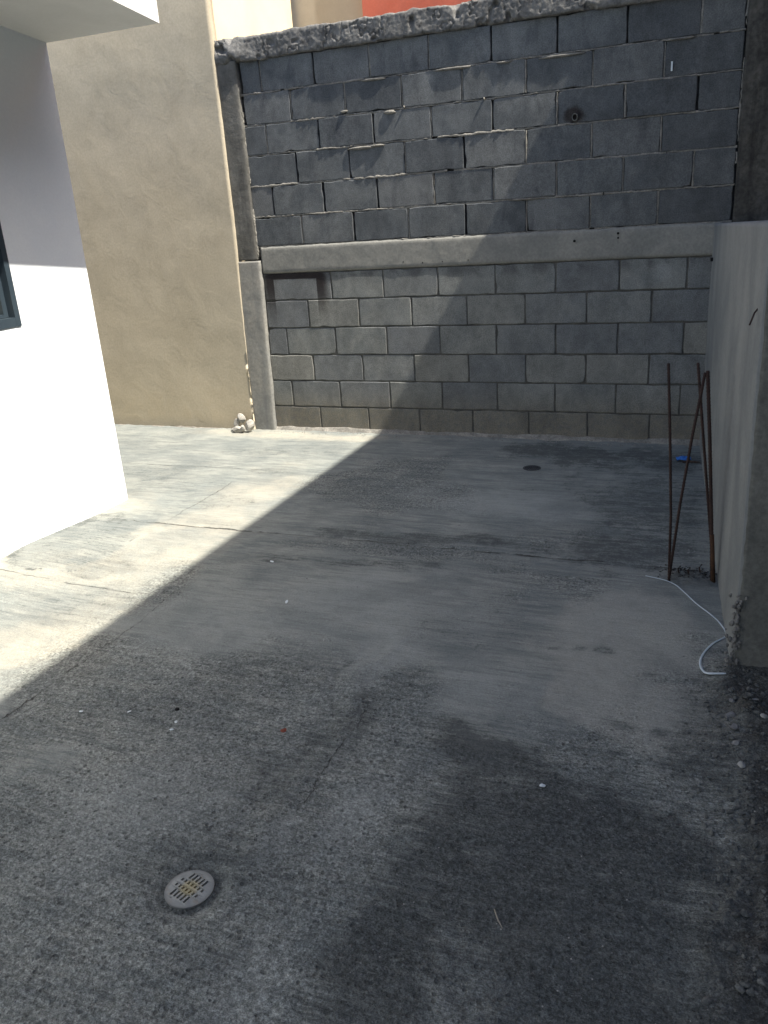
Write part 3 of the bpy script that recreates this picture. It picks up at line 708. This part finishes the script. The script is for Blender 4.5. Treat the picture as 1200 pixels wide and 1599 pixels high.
# ================================================================== NEIGHBOUR HOUSE outside the frame on the right (casts the shade)
XC = 3.45; ZC = -1.19+1.62*(XC-.29)
nh = empty('neighbour_house', (XC+3, -6, G), 'grey rendered neighbour house standing along the right side of the yard', 'house')
mesh_obj('wall', *box(XC+.02, XC+6, -14, 6.0, -1.3, ZC-.12), M['grey_render'], nh)
mesh_obj('roof', *box(XC, XC+6.1, -14.1, 6.1, ZC-.12, ZC), M['grey_render'], nh)

# ================================================================== DRAINS
def drain(cx, cy, rot, mat, label, r=.062, deep=True):
    z = max(zf(cx+r*1.02*q*math.cos(k), cy+r*1.02*q*math.sin(k)) for k in range(0, 7) for q in ((.95, 1.05) if deep else (.2, .5, .8, 1.)))+.0028
    root = empty('floor_drain', (cx, cy, z), label, 'floor drain', 'round floor drains')
    slots = [(u*.0121, .0305, .021) for u in (-2, -1, 0, 1, 2)]+[(u*.0121, .0100, .0095) for u in (-3, -2, -1, 0, 1, 2, 3)]
    slots += [((u+.0)*.0121, -.0090, .0095) for u in (-3, -2, -1, 0, 1, 2, 3)]+[(u*.0121, -.0300, .021) for u in (-2, -1, 0, 1, 2)]
    outer = [(r*math.cos(2*math.pi*k/48), r*math.sin(2*math.pi*k/48)) for k in range(48)]
    loops = [outer]; w2 = .0030
    for (u, v_, L) in slots:
        loops.append([(u-w2, v_-L/2), (u-w2, v_+L/2), (u+w2, v_+L/2), (u+w2, v_-L/2)])
    flat = [p for lp in loops for p in lp]
    tri = tessellate_polygon([[Vector((p[0], p[1], 0)) for p in lp] for lp in loops])
    ca, sa = math.cos(rot), math.sin(rot); N = len(flat)
    def dome(p): return .003*(1-(math.hypot(*p)/r)**4)
    top = [(cx+p[0]*ca-p[1]*sa, cy+p[0]*sa+p[1]*ca, z+dome(p)) for p in flat]
    bot = [(x, y, z-.005) for x, y, _ in top]
    F = [];
    for t_ in tri:
        a_, b_, c_ = [Vector(top[i]) for i in t_]
        F.append(tuple(t_) if (b_-a_).cross(c_-a_).z > 0 else tuple(t_[::-1]))
    off = 0
    for lp in loops:
        n = len(lp)
        for k in range(n): F.append((off+k, off+(k+1) % n, N+off+(k+1) % n, N+off+k))
        off += n
    mesh_obj('grate', top+bot, F, mat, root)
    # cup below
    V = []; Fq = []; n = 32; rr = r*.80
    for zz, q in ((z-.004, rr), (z-.035, rr*.9), (z-.035, 0.001)):
        for k in range(n): V.append((cx+q*math.cos(2*math.pi*k/n), cy+q*math.sin(2*math.pi*k/n), zz))
    for a_ in range(2):
        for k in range(n): k2 = (k+1) % n; Fq.append((a_*n+k, a_*n+k2, (a_+1)*n+k2, (a_+1)*n+k))
    mesh_obj('cup', V, Fq, M['black'], root)
    if deep:
        V, F2 = lump(cx, cy, z-.009, .030, .034, .006, 5, 2); mesh_obj('residue', V, F2, M['yellow'], root)
drain(1.464, -4.262, math.radians(-15), M['drain'], 'light grey round slotted floor drain in the foreground floor')
drain(1.581, -.678, math.radians(20), M['ddrain'], 'small dark round floor drain near the foot of the block wall', .055, False)

# ================================================================== REBAR RODS
def rod(pts, r, m, label):
    zb = zf(pts[0][0], pts[0][1])
    root = empty('rebar_rod', (pts[0][0], pts[0][1], zb), label, 'steel rod', 'rusty rods standing by the low wall')
    V, F = tube(pts, r, 10); mesh_obj('shaft', V, F, m, root, True)
    rb = MB(); A, B = Vector(pts[0]), Vector(pts[-1]); Ln = 0
    seg = [Vector(p) for p in pts]
    for a_, b_ in zip(seg[:-1], seg[1:]):
        d = (b_-a_); n = int(d.length/.014)
        for k in range(n):
            c = a_+d*((k+.5)/n); dn = d.normalized()
            V, F = tube([tuple(c-dn*.0016), tuple(c+dn*.0016)], r*1.16, 8); rb.add(V, F)
    rb.obj('ribs', m, root)
rod([(2.478, -2.150, -1.23), (2.470, -2.148, -.9), (2.452, -2.142, -.6), (2.428, -2.130, -.268)], .0055, M['rust'], 'rusty rod standing alone leftmost and nearly upright')
rod([(2.474, -2.172, -1.23), (2.503, -2.172, -.85), (2.534, -2.170, -.55), (2.566, -2.168, -.296)], .0055, M['rust'], 'slanting rusty rod crossing from lower left to upper right')
rod([(2.650, -2.130, -1.23), (2.632, -2.130, -.96), (2.602, -2.128, -.6), (2.574, -2.122, -.298)], .0070, M['rust'], 'thickest rusty rod ending upper right beside the low wall')
rod([(2.660, -2.100, -1.23), (2.620, -2.098, -.92), (2.578, -2.096, -.6), (2.536, -2.094, -.272)], .0055, M['rust'], 'thin rusty rod leaning left behind the thickest rod')
V, F = tube([(2.6555, -2.134, -1.21), (2.6345, -2.134, -.975)], .0088, 10); so = mesh_obj('rust_sleeve', V, F, M['rust2'], None, True)
tag(so, 'orange rusted sleeve round the foot of the thickest rod', 'sleeve')
# bent tie wires by the rods' feet
for k, (x, y, h) in enumerate(((2.515, -2.08, .035), (2.555, -2.09, .028), (2.60, -2.06, .04))):
    V, F = tube([(x, y, zf(x, y)-.004), (x-.006, y, zf(x, y)+h*.6), (x+.004, y, zf(x, y)+h)], .0035, 6)
    tag(mesh_obj('tie_wire', V, F, M['rust'], None, True), ('left', 'middle', 'right')[k]+' one of three short dark wire stubs between the rods', 'wire', 'wire stubs at the rods')

# ================================================================== WHITE STRIP on the floor
wp = [(2.38,-2.13),(2.449,-2.161),(2.506,-2.204),(2.544,-2.26),(2.599,-2.362),(2.65,-2.44),(2.684,-2.508),(2.706,-2.603),(2.663,-2.675),(2.634,-2.75),(2.622,-2.818),(2.63,-2.878),(2.652,-2.909),(2.705,-2.912)]
wr = [.0022,.0024,.0026,.0028,.0030,.0032,.0034,.0036,.0042,.0044,.0045,.0048,.0055,.0040]
pp = []; rr = []
def cr(a, b, c, d, t): return tuple(.5*((2*b[i])+(c[i]-a[i])*t+(2*a[i]-5*b[i]+4*c[i]-d[i])*t*t+(3*b[i]-a[i]-3*c[i]+d[i])*t**3) for i in range(2))
for i in range(len(wp)-1):
    a_, b_, c_, d_ = wp[max(i-1, 0)], wp[i], wp[i+1], wp[min(i+2, len(wp)-1)]
    for k in range(5):
        t_ = k/5; x, y = cr(a_, b_, c_, d_, t_); pp.append((x, y)); rr.append(wr[i]*(1-t_)+wr[i+1]*t_)
pp.append(wp[-1]); rr.append(.003)
zz = [max(zf(x+dx, y+dy) for dx in (-.012, 0, .012) for dy in (-.012, 0, .012))+.002 for x, y in pp]
zz = np.convolve(np.pad(zz, 3, mode='edge'), np.ones(7)/7, 'valid')
V, F = tube([(x, y, float(z_)) for (x, y), z_ in zip(pp, zz)], rr, 8, .6)
tag(mesh_obj('plastic_strip', V, F, M['strip'], None, True), 'thin curled white plastic strip lying on the floor beside the low wall', 'cable')

# ================================================================== RUBBLE LUMPS in the corner
def chunk(x, y, z, sx, sy, sz, rot, seed, m, name, label, cat, group=None, cuts=7):
    rs_ = random.Random(seed); bm = bmesh.new()
    bmesh.ops.create_icosphere(bm, subdivisions=2, radius=1)
    for _ in range(cuts):
        n_ = Vector((rs_.gauss(0, 1), rs_.gauss(0, 1), rs_.gauss(0, 1))).normalized()
        bmesh.ops.bisect_plane(bm, geom=bm.verts[:]+bm.edges[:]+bm.faces[:], plane_co=n_*rs_.uniform(.55, .85), plane_no=n_, clear_outer=True)
        ed = [e for e in bm.edges if e.is_boundary]
        if ed: bmesh.ops.holes_fill(bm, edges=ed)
    bmesh.ops.triangulate(bm, faces=[f_ for f_ in bm.faces if len(f_.verts) > 4])
    Rm = Matrix.Rotation(rot[2], 3, 'Z') @ Matrix.Rotation(rot[1], 3, 'Y') @ Matrix.Rotation(rot[0], 3, 'X')
    V = []
    for q in bm.verts:
        c = Rm @ Vector((q.co.x*sx, q.co.y*sy, q.co.z*sz)); V.append((x+c.x, y+c.y, z+c.z))
    bm.verts.index_update(); F = [tuple(a_.index for a_ in f_.verts) for f_ in bm.faces]; bm.free()
    o = mesh_obj(name, V, F, m)
    return tag(o, label, cat, group)
gr = 'mortar lumps piled in the corner'
chunk(-.835, -.135, G+.026, .050, .036, .030, (0, 0, .2), 1, M['rubble'], 'mortar_lump', 'round grey mortar lump lowest in the corner pile, nearest the camera', 'rubble', gr)
chunk(-.745, -.115, G+.050, .040, .030, .058, (0, .35, .3), 2, M['rubble'], 'mortar_lump', 'wide flat mortar lump on the right of the corner pile', 'rubble', gr)
chunk(-.868, -.100, G+.062, .026, .026, .050, (0, .25, 0), 3, M['rubble'], 'mortar_lump', 'narrow mortar lump on the left of the corner pile', 'rubble', gr)
chunk(-.822, -.095, G+.105, .030, .026, .045, (0, -.45, .2), 4, M['rubble'], 'mortar_lump', 'pale angular mortar lump topmost in the corner pile', 'rubble', gr)
chunk(-.785, -.150, G+.045, .020, .018, .030, (.2, 0, .5), 5, M['rubble'], 'mortar_lump', 'small blocky mortar lump in the middle of the corner pile', 'rubble', gr)
chunk(-.895, -.11, G+.018, .020, .018, .016, (.2, 0, .5), 6, M['rubble'], 'mortar_lump', 'smallest mortar crumb at the left foot of the corner pile', 'rubble', gr)

# ================================================================== BLUE WRAPPER
def crumple(name, cx, cy, lx, ly, hz, m, label, cat, seed, rot=0., parent=None):
    def fn(u, v):
        x = (u-.5)*lx; y = (v-.5)*ly
        z = hz*(.35+.6*np.abs(fbm(x*40/ max(lx, .05)*.08, y*40, 1.5, 3, seed))+.5*(1-(2*np.abs(u-.5))**2)*(1-(2*np.abs(v-.5))**2))
        a = x*math.cos(rot)-y*math.sin(rot); b = x*math.sin(rot)+y*math.cos(rot)
        return np.stack([cx+a, cy+b, zf(cx, cy)+z+.002], 1)
    P, F = slab(fn, 14, 9, (0, 0, -.0015)); o = mesh_obj(name, P, F, m); 
    return tag(o, label, cat)
crumple('candy_wrapper', 2.455, -.375, .085, .055, .030, M['blue'], 'crumpled bright blue wrapper on the dark floor behind the rods', 'wrapper', 5, .2)
crumple('foil_scrap', 2.50, -.415, .10, .022, .012, M['brown'], 'dark brown strip of foil beside the blue wrapper', 'scrap', 6, .1)

# ================================================================== STONES AND CRUMBS
sg = 'stones in the soil by the low wall'
for k, (x, y, s, m, lb) in enumerate((
    (2.814, -3.162, .014, 'palestone', 'round pale pebble alone at the right edge of the soil'),
    (2.728, -3.215, .017, 'stone', 'blue grey stone, upper of a pair in the crumbs'),
    (2.733, -3.300, .016, 'stone', 'blue grey stone, lower of a pair in the crumbs'),
    (2.716, -3.150, .020, 'stone', 'largest dark stone, uppermost in the row of crumbs'),
    (2.748, -3.396, .013, 'palestone', 'small rounded pale pebble below the stone pair'),
    (2.722, -3.018, .015, 'stone', 'flat grey stone just below the end of the white strip'),
    (2.724, -3.076, .013, 'stone', 'pointed grey stone below the flat one'),
    (2.790, -3.075, .010, 'stone', 'small flat stone close to the low wall end'))):
    chunk(x, y, zf(x, y)+s*.2, s*(1.0+.25*math.sin(k*2.1)), s*.85, s*.6, (0, .2, k*1.3), 20+k, M[m], 'stone', lb, 'stone', sg, 9)
def gravel(name, pts, m, label, kind='stuff'):
    bm = bmesh.new(); bmesh.ops.create_icosphere(bm, subdivisions=1, radius=1)
    bv = np.array([tuple(q.co) for q in bm.verts]); bf = [tuple(a_.index for a_ in f_.verts) for f_ in bm.faces]; bm.free()
    V = []; F = []
    for i, (x, y, s) in enumerate(pts):
        j = bv*(1+.3*rng.standard_normal((len(bv), 1)).clip(-1, 1))*np.array([s, s*rng.uniform(.6, 1), s*rng.uniform(.45, .8)])
        a_ = rng.uniform(0, 6.28); c_, s_ = math.cos(a_), math.sin(a_)
        jx = j[:, 0]*c_-j[:, 1]*s_; jy = j[:, 0]*s_+j[:, 1]*c_; n_ = len(V)
        z0 = zf(x, y)+s*.15
        V += list(zip((x+jx).tolist(), (y+jy).tolist(), (z0+j[:, 2]).tolist())); F += [tuple(q+n_ for q in f_) for f_ in bf]
    return tag(mesh_obj(name, V, F, m), label, None, None, kind)
pts = []
for _ in range(4200):
    x = random.uniform(2.60, 3.1); y = random.uniform(-4.75, -2.86)
    if x < 2.60+.16*random.random() : continue
    pts.append((x, y, random.choice((.0015, .002, .002, .003, .003, .004, .006, .010))*random.uniform(.7, 1.3)))
gravel('gravel', pts, M['grit'], 'dark grit and crumbs strewn over the soil at the right edge')
pts = [(random.gauss(2.56, .05), random.gauss(-2.06, .035), random.uniform(.002, .007)) for _ in range(150)]
gravel('soil_crumbs', pts, M['dirt'], 'dark soil crumbs heaped at the feet of the rods')
pts = [(random.gauss(2.60, .08), random.gauss(-1.98, .10), random.uniform(.002, .006)) for _ in range(26)]
gravel('plaster_crumbs', pts, M['palestone'], 'white plaster crumbs scattered behind the rods')
pts = []
for _ in range(2600):
    x = random.uniform(.3, 2.65); y = random.uniform(-4.75, -1.6)
    if random.random() > .25+.75*float(rough[min(int((y-ys[0])/.011), ny-1), min(int((x-xs[0])/.011), nx-1)]): continue
    pts.append((x, y, random.choice((.0012, .0015, .002, .0025))*random.uniform(.8, 1.4)))
gravel('grit', pts, M['stone'], 'fine grit lying over the concrete floor')
pts = [(random.uniform(-.6, 2.5), random.gauss(-.07, .02), random.uniform(.002, .006)) for _ in range(260)]
gravel('mortar_crumbs', pts, M['mortar'], 'sandy mortar crumbs along the foot of the block wall')
def chip(x, y, s, m, label, seed, el=1.5, name='paper_chip', cat='scrap', group='pale chips on the floor'):
    chunk(x, y, zf(x, y)+.0035, s*el, s, .0022, (.1, .1, seed), 80+seed, M[m], name, label, cat, group, 5)
chip(2.227, -3.632, .008, 'paper', 'torn white scrap lying on the dark stained floor', 1, 1.3)
chip(1.006, -3.655, .0055, 'paper', 'white chip just below the black hole in the floor', 2)
chip(.643, -3.695, .006, 'paper', 'white chip at the far left of the shaded floor', 3)
chip(.81, -3.648, .005, 'paper', 'white chip between the left chip and the black hole', 4)
chip(.95, -2.75, .0065, 'paper', 'white flake by the middle of the pale floor', 5, 2.2)
chip(.672, -2.371, .006, 'paper', 'white chip close below the long floor joint', 6, 2.)
chip(1.021, -3.70, .005, 'paper', 'white chip in the row left of the red crumb', 7)
chip(1.379, -3.594, .010, 'redbit', 'small brick red crumb on the rough floor', 8, 1.4, 'brick_crumb', 'crumb', None)
V, F = tube([(.965, -3.589, zf(.965, -3.589)+.001), (.965, -3.589, zf(.965, -3.589)+.0045)], .0075, 12)
tag(mesh_obj('hole_disc', V, F, M['black']), 'small round black disc standing in for a hole in the shaded floor', 'cap')  # black disc laid on the floor in place of a dark hole
V, F = tube([(2.205, -4.10, zf(2.205, -4.10)+.003), (2.222, -4.13, zf(2.222, -4.13)+.004), (2.236, -4.148, zf(2.236, -4.148)+.003)], [.0012, .002, .001], 6)
tag(mesh_obj('straw', V, F, M['twig'], None, True), 'thin dry straw on the dark floor of the foreground', 'straw')
